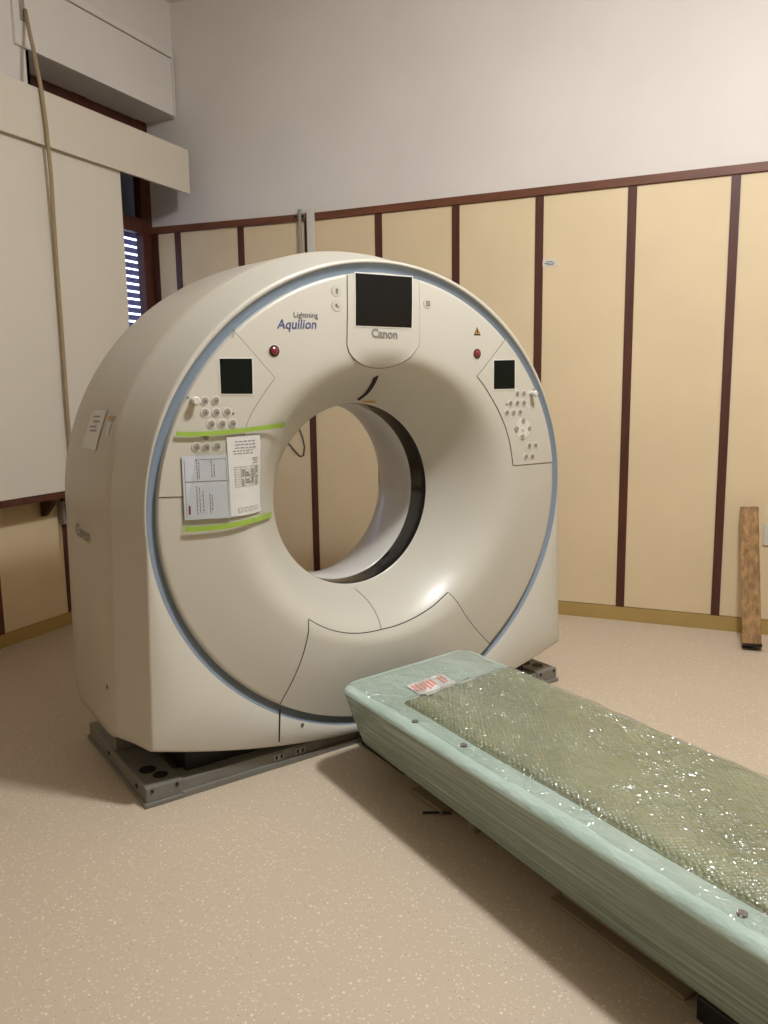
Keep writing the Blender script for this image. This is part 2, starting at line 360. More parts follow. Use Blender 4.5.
# roller shutter box above the window
sb = empty('shutter_box', (XL, 4.2, 3.26))
bx = MB().box(0.0, 0.02, -0.70, 0.63, 0.0, 0.365, bev=0.004).build('front_board', WHITEWALL, sb)
MB().box(0.0, 0.024, -0.70, 0.64, 0.373, 0.42, bev=0.006).build('top_moulding', WHITEWALL, sb)
MB().box(0.0, 0.024, 0.634, 0.648, 0.0, 0.42, bev=0.004).build('side_moulding', WHITEWALL, sb)
MB().box(0.02, 0.026, -0.66, -0.625, 0.13, 0.25, bev=0.003).build('cord_guide', GREYP, bx)
tag(sb, 'white roller shutter box set above the window recess', 'shutter box')

# valance board and white board over the window
va = empty('valance_box', (XL, 2.5, 2.711))
MB().box(0.180, 0.2, -2.1, 2.23, 0.0, 0.282, bev=0.003).build('fascia_board', VALM, va)
MB().box(0.0, 0.178, -2.1, 2.225, 0.255, 0.275, bev=0.002).build('top_board', VALM, va)
tag(va, 'long cream valance box running below the shutter box', 'valance')
bd = MB().box(XL + 0.145, XL + 0.168, 0.5, 4.087, 0.838, 2.90, bev=0.003).build('window_board', BLINDW)
tag(bd, 'large plain cream board hanging under the valance over the window', 'board')
le = empty('wooden_ledge', (XL, 2.3, 0.80))
MB().box(0.008, 0.175, -1.8, 2.0, 0.0, 0.034, bev=0.003).build('shelf_board', BROWN, le)
for dy in (-1.3, 0.0, 1.14):
    v = [(0.014, dy - 0.018, -0.11), (0.014, dy + 0.018, -0.11), (0.03, dy - 0.018, -0.11), (0.03, dy + 0.018, -0.11), (0.10, dy - 0.018, -0.035), (0.10, dy + 0.018, -0.035),
         (0.10, dy - 0.018, 0), (0.10, dy + 0.018, 0), (0.014, dy - 0.018, 0), (0.014, dy + 0.018, 0)]
    f = [(0, 1, 3, 2), (2, 3, 5, 4), (4, 5, 7, 6), (6, 7, 9, 8), (8, 9, 1, 0), (0, 2, 4, 6, 8), (1, 9, 7, 5, 3)]
    new_obj('bracket', v, f, WOODF, le)
tag(le, 'dark brown wooden ledge on brackets under the cream board', 'ledge')
# cord
cp = [(25, 10, XL + 0.03), (29, 30, XL + 0.08), (34, 52, XL + 0.14), (41, 88, XL + 0.216), (46, 125, XL + 0.216), (51, 175, XL + 0.216), (56, 255, XL + 0.192), (62, 335, XL + 0.192), (66, 395, XL + 0.192), (70, 445, XL + 0.192), (73, 490, XL + 0.192), (76, 545, XL + 0.192)]
pts = [on_axis(a, b_, 0, c) for a, b_, c in cp]
tag(MB().tube(pts, 0.011, 8).build('pull_strap', CORD, smooth=True), 'tan shutter pull strap hanging down over the valance and board', 'cord')
p0 = on_axis(63, 512, 0, XL + 0.02)
so = empty('strap_winder', (XL, p0[1], p0[2]))
MB().box(0.014, 0.05, -0.03, 0.03, -0.07, 0.07, bev=0.006).build('housing', GREYP, so)
MB().box(0.05, 0.056, -0.012, 0.012, -0.05, 0.05, bev=0.002).build('slot', DARKM, so)
tag(so, 'small grey strap winder on the left wall beside the scanner', 'strap winder')

# conduit and trunking on the back wall
cdt = empty('wall_conduit', (-2.735, YB, 0.0))
MB().tube([(0, -0.03, 1.7), (0, -0.03, 2.555)], 0.012, 10).build('pipe', GREYP, cdt, True)
br = MB().box(-0.035, 0.035, -0.03, 0.0, 2.50, 2.52).build('clamp', GREYP, cdt)
for sx in (-0.026, 0.026): MB().tube([(sx, -0.018, 2.51), (sx, -0.04, 2.51)], 0.008, 8).build('screw', DARKM, br)
tag(cdt, 'thin grey vertical conduit pipe clamped to the panelled wall', 'pipe')
tr = MB().box(-2.683, -2.632, YB - 0.035, YB - 0.0145, 1.7, 2.555, bev=0.003).build('cable_trunking', mat('white_trunking', (212, 208, 200), 0.5))
tag(tr, 'white vertical cable trunking breaking the brown rail', 'trunking')
wp = [(299.3, 429), (302.5, 437), (304.4, 446.6), (303.6, 455), (300.5, 456.5), (295.5, 451.7), (288, 442.8), (279, 432)]
pts = [on_axis(a, b_, 1, YB - 0.013) for a, b_ in wp]
tag(MB().tube(pts, 0.004, 6).build('loose_wire', BLACKP, smooth=True), 'thin dark wire looping down the wall seen through the bore', 'wire')
# wall label
a = on_axis(543, 261, 1, YB); b_ = on_axis(557, 266, 1, YB)
lb = empty('wall_label', (a[0], YB - 0.008, b_[2]))
lw, lh = 0.082, 0.036
MB().box(0, lw, -0.002, 0, 0, lh).build('paper', PAPER, lb)
t = MB()
for (x0, x1, zz) in ((0.02, 0.06, 0.024), (0.01, 0.045, 0.015), (0.05, 0.072, 0.015), (0.02, 0.064, 0.007)):
    t.box(x0, x1, -0.0025, -0.001, zz, zz + 0.004)
t.build('print', INKD, lb)['kind'] = 'stuff'
tag(lb, 'small white printed sticker on the yellow wall panel', 'label')
# socket plate
a = on_axis(764, 523, 1, YB); b_ = on_axis(764, 545, 1, YB)
sk = empty('wall_socket', (0.16, YB - 0.008, 0.57))
MB().box(-0.042, 0.042, -0.012, 0, -0.06, 0.06, bev=0.004).build('plate', BTNW, sk)
MB().box(-0.02, 0.02, -0.015, -0.01, -0.03, 0.03, bev=0.002).build('rocker', BTNW, sk)
tag(sk, 'cream rocker switch plate on the wall beside the timber', 'switch')

# ceiling lamps (the room's own lights)
for (lx, ly_, lw_) in LAMPS:
    cl = empty('ceiling_lamp', (lx, ly_, CEIL))
    MB().tube([(0, 0, 0), (0, 0, -0.03), (0, 0, -0.05)], [0.14, 0.14, 0.10], 24).build('ceiling_rose', LAMPM, cl)
    MB().tube([(0, 0, -0.05), (0, 0, -0.14)], 0.012, 10).build('stem', LAMPM, cl)
    tag(cl, 'bare white ceiling lamp above the table' if ly_ > 1 else 'bare white ceiling lamp near the plain end wall', 'lamp')

# timber leaning on the wall
def timber():
    r = empty('timber_offcut', (0.086, 4.56, 0.0))
    top = Vector((-0.048, 0.262, 0.70)); L_ = top.length; zax = top.normalized(); xax = Vector((1, 0, 0)); xax = (xax - zax * xax.dot(zax)).normalized(); yax = zax.cross(xax)
    W, T = 0.046, 0.040
    levels = np.linspace(0, L_, 15); v = []; f = []
    for i, s in enumerate(levels):
        for (cx_, cy_) in ((-1, -1), (-0.4, -1), (0.2, -1), (0.82, -1), (1, -0.8), (1, 1), (-1, 1)):
            jx = rng.uniform(-0.0012, 0.0012); jy = rng.uniform(-0.0012, 0.0012)
            p = zax * s + xax * (cx_ * W + jx) + yax * (cy_ * T + jy); v.append(p)
    n = 7
    for i in range(len(levels) - 1):
        for k in range(n): f.append((i * n + k, i * n + (k + 1) % n, (i + 1) * n + (k + 1) % n, (i + 1) * n + k))
    f.append(tuple(range((len(levels) - 1) * n, len(levels) * n)))
    f.append(tuple(range(n))[::-1])
    zmin = min(p.z for p in v[:n]); off = Vector((0, 0, -zmin))
    new_obj('plank', [p + off for p in v], f, TIMBER, r)
    # foot band: shade of the tilted end put into a near-black colour
    vv = []
    for s in (-0.0015, 0.012):
        for (cx_, cy_) in ((-1, -1), (1, -1), (1, 1), (-1, 1)):
            vv.append(zax * s + xax * cx_ * (W + 0.0015) + yax * cy_ * (T + 0.0015) + off)
    new_obj('shaded_end', vv, [(0, 3, 2, 1), (4, 5, 6, 7), (0, 1, 5, 4), (1, 2, 6, 5), (2, 3, 7, 6), (3, 0, 4, 7)], DARKCUT, r)
    tag(r, 'short weathered timber leaning against the yellow panelled wall', 'timber')
timber()

# ------------------------------------------------------------------ CT gantry
GA = math.radians(59.043)
G0 = np.array([-1.28113, 2.86277, 0.0])
UU = np.array([math.cos(GA), math.sin(GA), 0]); NN = np.array([math.sin(GA), -math.cos(GA), 0])
gantry = empty('ct_scanner_gantry', G0, GA)
tag(gantry, 'large white ring-shaped scanner gantry with blue-grey ring on steel base', 'scanner')
ZC = 0.966
RT = 0.378
def ring_r(th, off=0.0):
    return 0.914 + 0.030 * np.cos(2 * th) + 0.004 * np.cos(4 * th) + off
BANDW = 0.034
def Fn(u, zz):
    th = math.atan2(zz - ZC, u); rho = math.hypot(u, zz - ZC); rin = ring_r(th, -BANDW)
    s = (rho - RT) / (rin - RT)
    if s >= 1: return 0.03
    if s <= 0: return -0.2
    s1 = 0.46 + 0.06 * math.cos(2 * th)
    if s < s1:
        x = s / s1; return -0.2 + 0.245 * math.sin(math.pi / 2 * x)
    x = (s - s1) / (1 - s1); return 0.045 - 0.015 * x * x
def g_local(P):
    d = P - G0; return np.array([d @ UU, d @ NN, d[2]])
EYEL = g_local(EYE)
def onF(px, py):
    """photo pixel -> (u, z) where its ray meets the front cover"""
    d = ray(px, py); dl = np.array([d @ UU, d @ NN, d[2]])
    t0 = (0.06 - EYEL[1]) / dl[1]; t1 = (-0.25 - EYEL[1]) / dl[1]
    g = lambda t: (EYEL + t * dl)[1] - Fn((EYEL + t * dl)[0], (EYEL + t * dl)[2])
    N = 60; ta = t0
    for i in range(1, N + 1):
        tb = t0 + (t1 - t0) * i / N
        if g(tb) <= 0: break
        ta = tb
    for _ in range(30):
        tm = (ta + tb) / 2
        if g(tm) > 0: ta = tm
        else: tb = tm
    p = EYEL + tb * dl; return p[0], p[2]
def on_n(px, py, nv):
    d = ray(px, py); dl = np.array([d @ UU, d @ NN, d[2]]); t = (nv - EYEL[1]) / dl[1]; p = EYEL + t * dl; return p[0], p[2]
def L3(u, n, zz): return (u, -n, zz)      # gantry local coordinates: x = u, y = -n

NT = 288
TH = np.linspace(0, 2 * math.pi, NT, endpoint=False)
def section(A, B, Wb, zc, zm):
    """outline of one slice of the housing, points in the same order for every slice"""
    pts = []
    for a in np.linspace(0, math.pi, 145)[:-1]: pts.append((A * math.cos(a), ZC + B * max(0.0, math.sin(a)) ** 0.98))
    for t in np.linspace(0, 1, 31)[:-1]: pts.append((-(A + (Wb - A) * t), ZC + (zc - ZC) * t))
    for t in np.linspace(0, 1, 85)[:-1]: pts.append((-Wb + 2 * Wb * t, zm + (zc - zm) * (2 * t - 1) ** 2))
    for t in np.linspace(1, 0, 31)[:-1]: pts.append(((A + (Wb - A) * t), ZC + (zc - ZC) * t))
    return np.array(pts)
NS = 288
def secpts(P, n): return [L3(q[0], n, q[1]) for q in P]
def ringpts(r, n): return [L3(r[i] * math.cos(TH[i]), n if np.isscalar(n) else n[i], ZC + r[i] * math.sin(TH[i])) for i in range(len(TH))]
def loft(name, rings, m, parent, smooth=True, flip=False):
    v = []; f = []; n = NT
    for R_ in rings: v += R_
    for i in range(len(rings) - 1):
        for k in range(n):
            q = (i * n + k, i * n + (k + 1) % n, (i + 1) * n + (k + 1) % n, (i + 1) * n + k)
            f.append(q[::-1] if flip else q)
    return new_obj(name, v, f, m, parent, smooth)
def sec_front(off): return section(0.955 + off, 0.903 + off, 0.978 + off, 0.205 - off, 0.055 - off * 0.3)
S0, S1 = sec_front(-0.010), sec_front(0.000)
ANG = np.arctan2(S0[:, 1] - ZC, S0[:, 0])
def ring_at(off): r = ring_r(ANG, off); return np.stack([r * np.cos(ANG), ZC + r * np.sin(ANG)], 1)
def at_least(P, off):
    r = np.hypot(P[:, 0], P[:, 1] - ZC); a_ = np.arctan2(P[:, 1] - ZC, P[:, 0]); k = np.maximum(1.0, ring_r(a_, off) / r)
    return np.stack([P[:, 0] * k, ZC + (P[:, 1] - ZC) * k], 1)
S0 = at_least(S0, 0.002); S1 = at_least(S1, 0.010)
crease0 = section(1.000, 0.950, 1.030, 0.202, 0.085); crease1 = section(1.012, 0.962, 1.042, 0.20, 0.09)
mid = section(1.016, 0.968, 1.036, 0.19, 0.12); rear0 = section(1.022, 0.974, 1.040, 0.20, 0.18)
rearA = section(1.022, 0.970, 1.034, 0.25, 0.23); rear1 = section(1.004, 0.955, 1.008, 0.34, 0.31); rear2 = section(0.94, 0.90, 0.90, 0.42, 0.39)
# front rim of the housing: carries the ring groove and the lower corners
loft('front_rim', [secpts(ring_at(0), -0.01), secpts(ring_at(0.0005), 0.024), secpts(ring_at(0.0018), 0.0275), secpts(S0, 0.028), secpts(S0 * 0.3 + S1 * 0.7, 0.0255), secpts(S1, 0.017), secpts(S1 * 0.55 + 0.45 * crease0, -0.085), secpts(crease0, -0.175)], COVER, gantry)
loft('side_cover', [secpts(crease0, -0.175), secpts(crease0 * 0.5 + crease1 * 0.5 + np.sign(crease0 - [0, ZC]) * 0.001, -0.19), secpts(crease1, -0.212), secpts(mid, -0.42), secpts(rear0, -0.60), secpts(rearA, -0.69), secpts(rear1, -0.755), secpts(rear2, -0.81)], HOUSE, gantry)
circ52 = np.stack([0.575 * np.cos(ANG), ZC + 0.575 * np.sin(ANG)], 1)
loft('rear_cover', [secpts(rear2, -0.81), secpts(rear2 * 0.5 + circ52 * 0.5, -0.83), secpts(circ52, -0.825)], HOUSE, gantry)
# blue ring: shallow concave band
loft('ring_trim', [ringpts(ring_r(TH, 0.0), 0.0245), ringpts(ring_r(TH, -0.008), 0.017), ringpts(ring_r(TH, -0.022), 0.010), ringpts(ring_r(TH, -BANDW), 0.008)], BLUE, gantry)
# front cover with the flared opening
rings = []
rin = ring_r(TH, -BANDW)
rings.append(ringpts(rin, -0.005)); rings.append(ringpts(rin + 0.000, 0.022)); 
for s in [0.998, 0.99, 0.97, 0.93, 0.87, 0.8, 0.73, 0.66, 0.6, 0.55, 0.5, 0.45, 0.4, 0.35, 0.3, 0.25, 0.2, 0.16, 0.12, 0.085, 0.055, 0.03, 0.012, 0.003, 0.0]:
    r = RT + s * (rin - RT)
    nv = []
    for i in range(NT):
        nv.append(Fn(r[i] * math.cos(TH[i]), ZC + r[i] * math.sin(TH[i])) - (0.003 if s > 0.995 else 0.0))
    rings.append(ringpts(r, np.array(nv)))
C = lambda r: np.full(NT, r)
rings.append(ringpts(C(0.3755), -0.205)); rings.append(ringpts(C(0.3725), -0.207))
loft('front_cover', rings, COVER, gantry)
loft('bore_window', [ringpts(C(0.3725), -0.207), ringpts(C(0.371), -0.210), ringpts(C(0.371), -0.312)], BLACKG, gantry)
loft('bore_liner', [ringpts(C(0.371), -0.312), ringpts(C(0.366), -0.316), ringpts(C(0.366), -0.42), ringpts(C(0.373), -0.50), ringpts(C(0.388), -0.56), ringpts(C(0.412), -0.62), ringpts(C(0.468), -0.70), ringpts(C(0.505), -0.75), ringpts(C(0.535), -0.79), ringpts(C(0.575), -0.825)], LINER, gantry)
# hidden inner mass and steel base
MB().box(-0.83, 0.83, 0.06, 0.62, 0.05, 0.30).build('inner_frame', DARKM, gantry)
bs = MB()
bs.box(-0.87, 0.87, 0.004, 0.10, 0.006, 0.062, bev=0.004)                         # front beam
bs.box(-0.87, 0.87, 0.60, 0.69, 0.006, 0.062, bev=0.004)
base = bs.build('base_frame', BASEM, gantry)
MB().box(-0.87, 0.87, -0.006, 0.01, 0.0, 0.022, bev=0.003).build('beam_lip', BASEM, base)
for sx in (-1, 1):
    a, b_ = sorted((sx * 0.865, sx * 0.995))
    sd = MB().box(a, b_, 0.0, 0.69, 0.006, 0.068, bev=0.005).build('side_rail', BASEM, gantry)
    MB().box(a - (0.008 if sx < 0 else -0.0), b_ + (0.008 if sx > 0 else 0.0), -0.008, 0.70, 0.0, 0.016, bev=0.004).build('foot_flange', BASEM, sd)
    for (yy, rr_) in ((0.075, 0.026), (0.14, 0.030)):
        MB().tube([(sx * 0.93 + 0.012 * (1 if yy < .1 else -1), yy, 0.0675), (sx * 0.93 + 0.012 * (1 if yy < .1 else -1), yy, 0.0695)], rr_, 20).build('hole', DARKM, sd)
    for xx in (0.887, 0.975):
        MB().tube([(sx * xx, 0.001, 0.055), (sx * xx, -0.004, 0.055)], 0.006, 10).build('bolt', DARKM, sd)
    for yy in (0.1, 0.42):
        MB().tube([(sx * 0.994, yy, 0.04), (sx * 0.9975, yy, 0.04)], 0.009, 10).build('bolt', DARKM, sd)
    MB().box(*sorted((sx * 0.985, sx * 0.9)), 0.36, 0.40, 0.06, 0.21).build('support_post', BASEM, gantry)
for px in ((276, 760), (281, 759), (297, 754), (302, 753)):
    u, zz = on_n(*px, -0.004)
    MB().box(u - 0.011, u + 0.011, -0.002, 0.006, 0.028, 0.054, bev=0.002).build('latch', GREYP, base)
    MB().box(u - 0.004, u + 0.004, -0.0035, 0.0, 0.034, 0.048).build('latch_slot', DARKM, base)

# --- things laid on the front cover
def conf(u, zz, e): return L3(u, Fn(u, zz) + e, zz)
def patch(name, rows, m, parent, e, skirt=0.004, smooth=True):
    """rows: equal-length lists of (u,z); a thin shell that follows the cover"""
    R_, K = len(rows), len(rows[0]); v = []; f = []
    for row in rows:
        for (u, zz) in row: v.append(conf(u, zz, e))
    for i in range(R_ - 1):
        for k in range(K - 1): f.append((i * K + k, i * K + k + 1, (i + 1) * K + k + 1, (i + 1) * K + k))
    border = [(0, k) for k in range(K)] + [(i, K - 1) for i in range(1, R_)] + [(R_ - 1, k) for k in range(K - 2, -1, -1)] + [(i, 0) for i in range(R_ - 2, 0, -1)]
    s0 = len(v)
    for (i, k) in border: v.append(conf(*rows[i][k], e - skirt))
    n = len(border)
    for j in range(n):
        a = border[j][0] * K + border[j][1]; b2 = border[(j + 1) % n][0] * K + border[(j + 1) % n][1]
        f.append((a, s0 + j, s0 + (j + 1) % n, b2))
    o = new_obj(name, v, f, m, parent, False)
    nq = (R_ - 1) * (K - 1)
    o.data.polygons.foreach_set('use_smooth', [i < nq for i in range(len(o.data.polygons))])
    s_ = o.data.edges
    be = set()
    bi = [i * K + k for (i, k) in border]
    for j in range(n): be.add(frozenset((bi[j], bi[(j + 1) % n])))
    for ed in s_:
        if frozenset(ed.vertices) in be: ed.use_edge_sharp = True
    return o
def seam(name, pts, w, parent, e=0.0012, m=None):
    """thin dark gap strip following a polyline of (u,z)"""
    P = []
    for i in range(len(pts) - 1):
        a, b2 = np.array(pts[i]), np.array(pts[i + 1]); n = max(2, int(np.linalg.norm(b2 - a) / 0.02))
        for t in np.linspace(0, 1, n, endpoint=False): P.append(a + (b2 - a) * t)
    P.append(np.array(pts[-1])); v = []; f = []
    for i, p in enumerate(P):
        t = P[min(i + 1, len(P) - 1)] - P[max(i - 1, 0)]; t = t / (np.linalg.norm(t) + 1e-9); q = np.array([-t[1], t[0]]) * w / 2
        v += [conf(*(p + q), e), conf(*(p - q), e)]
    for i in range(len(P) - 1): f.append((2 * i, 2 * i + 1, 2 * i + 3, 2 * i + 2))
    return new_obj(name, v, f, m or SEAM, parent)
def smoothpoly(px, n=6):
    """Catmull-Rom through pixel points, mapped on the cover"""
    P = [np.array(onF(*p)) for p in px]; out = []
    for i in range(len(P) - 1):
        p0, p1, p2, p3 = P[max(i - 1, 0)], P[i], P[i + 1], P[min(i + 2, len(P) - 1)]
        for t in np.linspace(0, 1, n, endpoint=False):
            out.append(0.5 * ((2 * p1) + (-p0 + p2) * t + (2 * p0 - 5 * p1 + 4 * p2 - p3) * t * t + (-p0 + 3 * p1 - 3 * p2 + p3) * t ** 3))
    out.append(P[-1]); return out
def quad_rows(c, nr=8, nc=8):
    """c = pixel corners TL, TR, BR, BL on the cover"""
    P = [np.array(onF(*p)) for p in c]; rows = []
    for i in np.linspace(0, 1, nr):
        a = P[0] + (P[3] - P[0]) * i; b2 = P[1] + (P[2] - P[1]) * i
        rows.append([tuple(a + (b2 - a) * t) for t in np.linspace(0, 1, nc)])
    return rows
def inner_ring_point(th): r = ring_r(th, -BANDW - 0.003); return np.array([r * math.cos(th), ZC + r * math.sin(th)])
def th_of(px):
    u, zz = on_n(*px, 0.03); return math.atan2(zz - ZC, u)
def disc(name, px, r, m, parent, e=0.003, h=0.004, seg=16, ru=None, dome=False):
    u0, z0 = onF(*px) if len(px) == 2 else px[:2]; ru = ru or r
    v = []; f = []
    prof = [(1.0, e - h), (1.0, e), (0.0, e)] if not dome else [(1.0, e - h), (1.0, e), (0.85, e + 0.2 * r), (0.5, e + 0.38 * r), (0.0, e + 0.45 * r)]
    n0 = Fn(u0, z0)
    for (k, ee) in prof:
        if k == 0: v.append(L3(u0, n0 + ee, z0)); continue
        for i in range(seg):
            a = 2 * math.pi * i / seg; v.append(L3(u0 + k * ru * math.cos(a), n0 + ee, z0 + k * r * math.sin(a)))
    nr = len(prof) - 1
    for j in range(nr - 1):
        for i in range(seg): f.append((j * seg + i, j * seg + (i + 1) % seg, (j + 1) * seg + (i + 1) % seg, (j + 1) * seg + i))
    for i in range(seg): f.append(((nr - 1) * seg + i, (nr - 1) * seg + (i + 1) % seg, len(v) - 1))
    return new_obj(name, v, f, m, parent)
def text(name, body, px0, px1, m, parent, e=0.003, shear=0.0, bold=0.0, mapper=None):
    """lettering between two pixel ends of its baseline, as a thin mesh on the cover"""
    cu = bpy.data.curves.new(name, 'FONT'); cu.body = body; cu.size = 1; cu.shear = shear; cu.offset = bold; cu.resolution_u = 3
    ob = bpy.data.objects.new(name, cu); COL.objects.link(ob)
    dg = bpy.context.evaluated_depsgraph_get(); me = bpy.data.meshes.new_from_object(ob.evaluated_get(dg))
    bpy.data.objects.remove(ob, do_unlink=True)
    vs = np.array([v.co[:2] for v in me.vertices]); x0, x1 = vs[:, 0].min(), vs[:, 0].max()
    a = np.array(onF(*px0)) if mapper is None else np.array(px0); b2 = np.array(onF(*px1)) if mapper is None else np.array(px1)
    d = b2 - a; sc = np.linalg.norm(d) / (x1 - x0); d = d / np.linalg.norm(d); q = np.array([-d[1], d[0]])
    for v in me.vertices:
        p = a + d * (v.co.x - x0) * sc + q * v.co.y * sc
        v.co = conf(p[0], p[1], e) if mapper is None else mapper(p)
    me.materials.clear(); me.materials.append(m)
    o = bpy.data.objects.new(name, me); COL.objects.link(o); o.parent = parent
    return o

# display panel at the top
tl, tr_ = th_of((346.6, 272)), th_of((419, 275))
bl = onF(346.9, 345); brp = onF(419, 344)
arc = smoothpoly([(346.9, 345), (350, 353.5), (357, 361), (366, 366), (377.6, 367.9), (391, 366.5), (404, 361), (413, 353.5), (419, 344)], 6)
arc = [(float(a[0]), float(a[1])) for a in arc]
rows = []
nr = 10
for j in np.linspace(0, 1, nr):
    row = []
    for i, a in enumerate(arc):
        th = tl + (tr_ - tl) * ((a[0] - arc[0][0]) / (arc[-1][0] - arc[0][0])); t = inner_ring_point(th)
        row.append((t[0] + (a[0] - t[0]) * j, t[1] + (a[1] - t[1]) * j))
    rows.append(row)
dp = patch('display_panel', rows, COVER, gantry, 0.003)
seam('panel_gap', [tuple(rows[0][0])] + arc + [tuple(rows[0][-1])], 0.005, dp, 0.0015)
scr = patch('screen', quad_rows([(354.7, 273.2), (411.2, 277.3), (410.8, 327.8), (355, 325.6)]), SCREEN, dp, 0.0055, 0.003)
patch('screen_bezel', quad_rows([(353.6, 271.8), (412.3, 276.2), (411.8, 329.1), (353.9, 326.8)]), BTNW, dp, 0.0045, 0.002)
text('maker_lettering', 'Canon', (371, 337.2), (396.8, 338.6), INKG, dp, 0.0045, bold=0.03)
# control panels
def control_panel(side, top_px, vert_px, edge_px, th_bottom_px, gapname='panel_gap'):
    tht, thb = th_of(top_px), th_of(th_bottom_px)
    if side < 0 and thb < 0: thb += 2 * math.pi
    inner = smoothpoly([top_px_adj(top_px)] + [vert_px], 8)[:-1] + smoothpoly([vert_px] + edge_px, 8)
    n = len(inner); outer = [inner_ring_point(tht + (thb - tht) * i / (n - 1)) for i in range(n)]
    rows = []
    for i in range(n):
        rows.append([tuple(outer[i] + (inner[i] - outer[i]) * t) for t in np.linspace(0, 1, 10)])
    cp_ = patch('control_panel', rows, COVER, gantry, 0.003)
    seam(gapname, [tuple(p) for p in inner] + [tuple(outer[-1])], 0.0045, cp_, 0.0015)
    return cp_
def top_px_adj(px): return px
cpl = control_panel(-1, (232.5, 330), (274.3, 378), [(261, 397), (247, 422), (242, 450), (242, 494)], (159.5, 497))
cpr = control_panel(1, (506, 338.5), (477, 376.5), [(487, 390), (501, 416), (509, 440), (513, 465.2)], (551, 462))
for cpn, sc_, be in ((cpl, [(219, 358.7), (251.3, 358.7), (252, 393.7), (220.6, 393.7)], 1.3), (cpr, [(493.3, 360.5), (513.9, 360), (513.9, 388.7), (493, 389)], 0.9)):
    patch('screen_bezel', quad_rows([(sc_[0][0] - be, sc_[0][1] - 1.2), (sc_[1][0] + be, sc_[1][1] - 1.2), (sc_[2][0] + be, sc_[2][1] + 1.5), (sc_[3][0] - be, sc_[3][1] + 1.5)], 4, 4), BTNW, cpn, 0.0045, 0.002)
    s_ = patch('screen', quad_rows(sc_, 5, 5), SCREENG, cpn, 0.0055, 0.002)
def button(px, r, parent):
    b = disc('button', px, r, BTNW, parent, 0.0050, 0.003)
    u, zz = onF(*px)
    disc('button_cap', (u, zz, 0), r * 0.72, BTN, b, 0.0065, 0.003)
    k = disc('button_mark', (u + r * 0.05, zz - r * 0.1, 0), r * 0.28, ICON, b, 0.0072, 0.002, 6)
for px in [(204.5, 401), (215.4, 400.6), (205, 412.4), (216, 412.4), (226.8, 412), (211, 424), (222, 423.8), (232.4, 423.3), (196, 447), (206, 447), (217, 446.3), (205, 437)]:
    button(px, 0.0165, cpl)
E1 = lambda x, y: (430 + x / 5.486, 310 + y / 5.486)
for q in [(475, 458), (511, 457), (438, 510), (475, 509), (511, 508), (418, 562), (455, 561), (490, 559), (541, 743), (575, 742), (523, 803), (557, 802)]:
    button(E1(*q), 0.0145, cpr)
dpad = disc('direction_pad', E1(506, 652), 0.044, BTNW, cpr, 0.005, 0.003, 28)
for q in [(507, 607), (470, 652), (540, 650), (503, 695)]:
    u, zz = onF(*E1(*q)); disc('pad_button', (u, zz, 0), 0.0105, BTN, dpad, 0.008, 0.004, 12)
u, zz = onF(*E1(506, 652)); disc('pad_button', (u, zz, 0), 0.009, BTNW, dpad, 0.0075, 0.004, 4)
for (px, par, r) in (((192.7, 401), cpl, 0.015), (E1(551, 458), cpr, 0.014)):
    u, zz = onF(*px); n0 = Fn(u, zz)
    MB().tube([L3(u, n0, zz), L3(u, n0 + 0.02, zz), L3(u, n0 + 0.03, zz)], [r * 0.75, r * 0.75, r * 0.65], 12).build('knob_stem', BTNW, par)
    MB().tube([L3(u, n0 + 0.022, zz), L3(u, n0 + 0.030, zz), L3(u, n0 + 0.036, zz)], [r * 0.8, r, r * 0.7], 14).build('knob', BTNW, par)
for px, par in (((187.3, 397.5), cpl), ((232.8, 413.5), cpl), (E1(418, 518), cpr), (E1(567, 438), cpr)):
    disc('indicator', px, 0.004, ICON, par, 0.0045, 0.002, 8)
# round icons, red stops, warning triangle, lettering
for px in ((336.5, 291), (336.7, 305.5), (427.6, 303.4)):
    ic = disc('touch_icon', px, 0.021, COVER, gantry, 0.0025, 0.003)
    u, zz = onF(*px)
    t = MB()
    for (a0, a1, b0, b1) in ((-0.005, 0.005, -0.001, 0.010), (-0.003, 0.003, -0.010, -0.001)) if px[0] < 400 and px[1] < 300 else (((-0.007, 0.001, -0.006, 0.006), (0.002, 0.008, -0.006, -0.002)) if px[0] < 400 else ((-0.008, 0.008, 0.005, 0.009), (-0.008, 0.008, -0.010, -0.006), (-0.009, -0.005, -0.008, 0.008), (0.005, 0.009, -0.008, 0.008), (-0.002, 0.002, -0.003, 0.003))):
        v = [conf(u + x, zz + y, 0.0032) for x, y in ((a0, b0), (a1, b0), (a1, b1), (a0, b1))]; t.add(v, [(0, 1, 2, 3)])
    t.build('icon_print', ICON, ic)
for px in ((274, 351), (476.8, 353.7)):
    u, zz = onF(*px)
    rb = disc('stop_button', px, 0.020, DARKCUT, gantry, 0.003, 0.004, 20)
    disc('stop_cap', (u, zz, 0), 0.0155, RED, rb, 0.004, 0.002, 18, dome=True)
    disc('stop_rim', (u, zz, 0), 0.023, BTNW, rb, 0.0018, 0.002, 22)
u, zz = onF(477, 331.7)
wt = new_obj('warning_triangle', [conf(u + x, zz + y, ee) for (x, y, ee) in ((-0.019, -0.014, 0.0015), (0.019, -0.014, 0.0015), (0, 0.019, 0.0015))], [(0, 1, 2)], DARKCUT, gantry)
new_obj('warning_fill', [conf(u + x * 0.68, zz + y * 0.68, 0.0025) for (x, y) in ((-0.019, -0.014), (0.019, -0.014), (0, 0.019))], [(0, 1, 2)], WARN, wt)
new_obj('warning_mark', [conf(u + x, zz + y, 0.0032) for (x, y) in ((-0.003, -0.007), (0.003, -0.007), (0.003, 0.006), (-0.003, 0.006))], [(0, 1, 2, 3)], DARKCUT, wt)
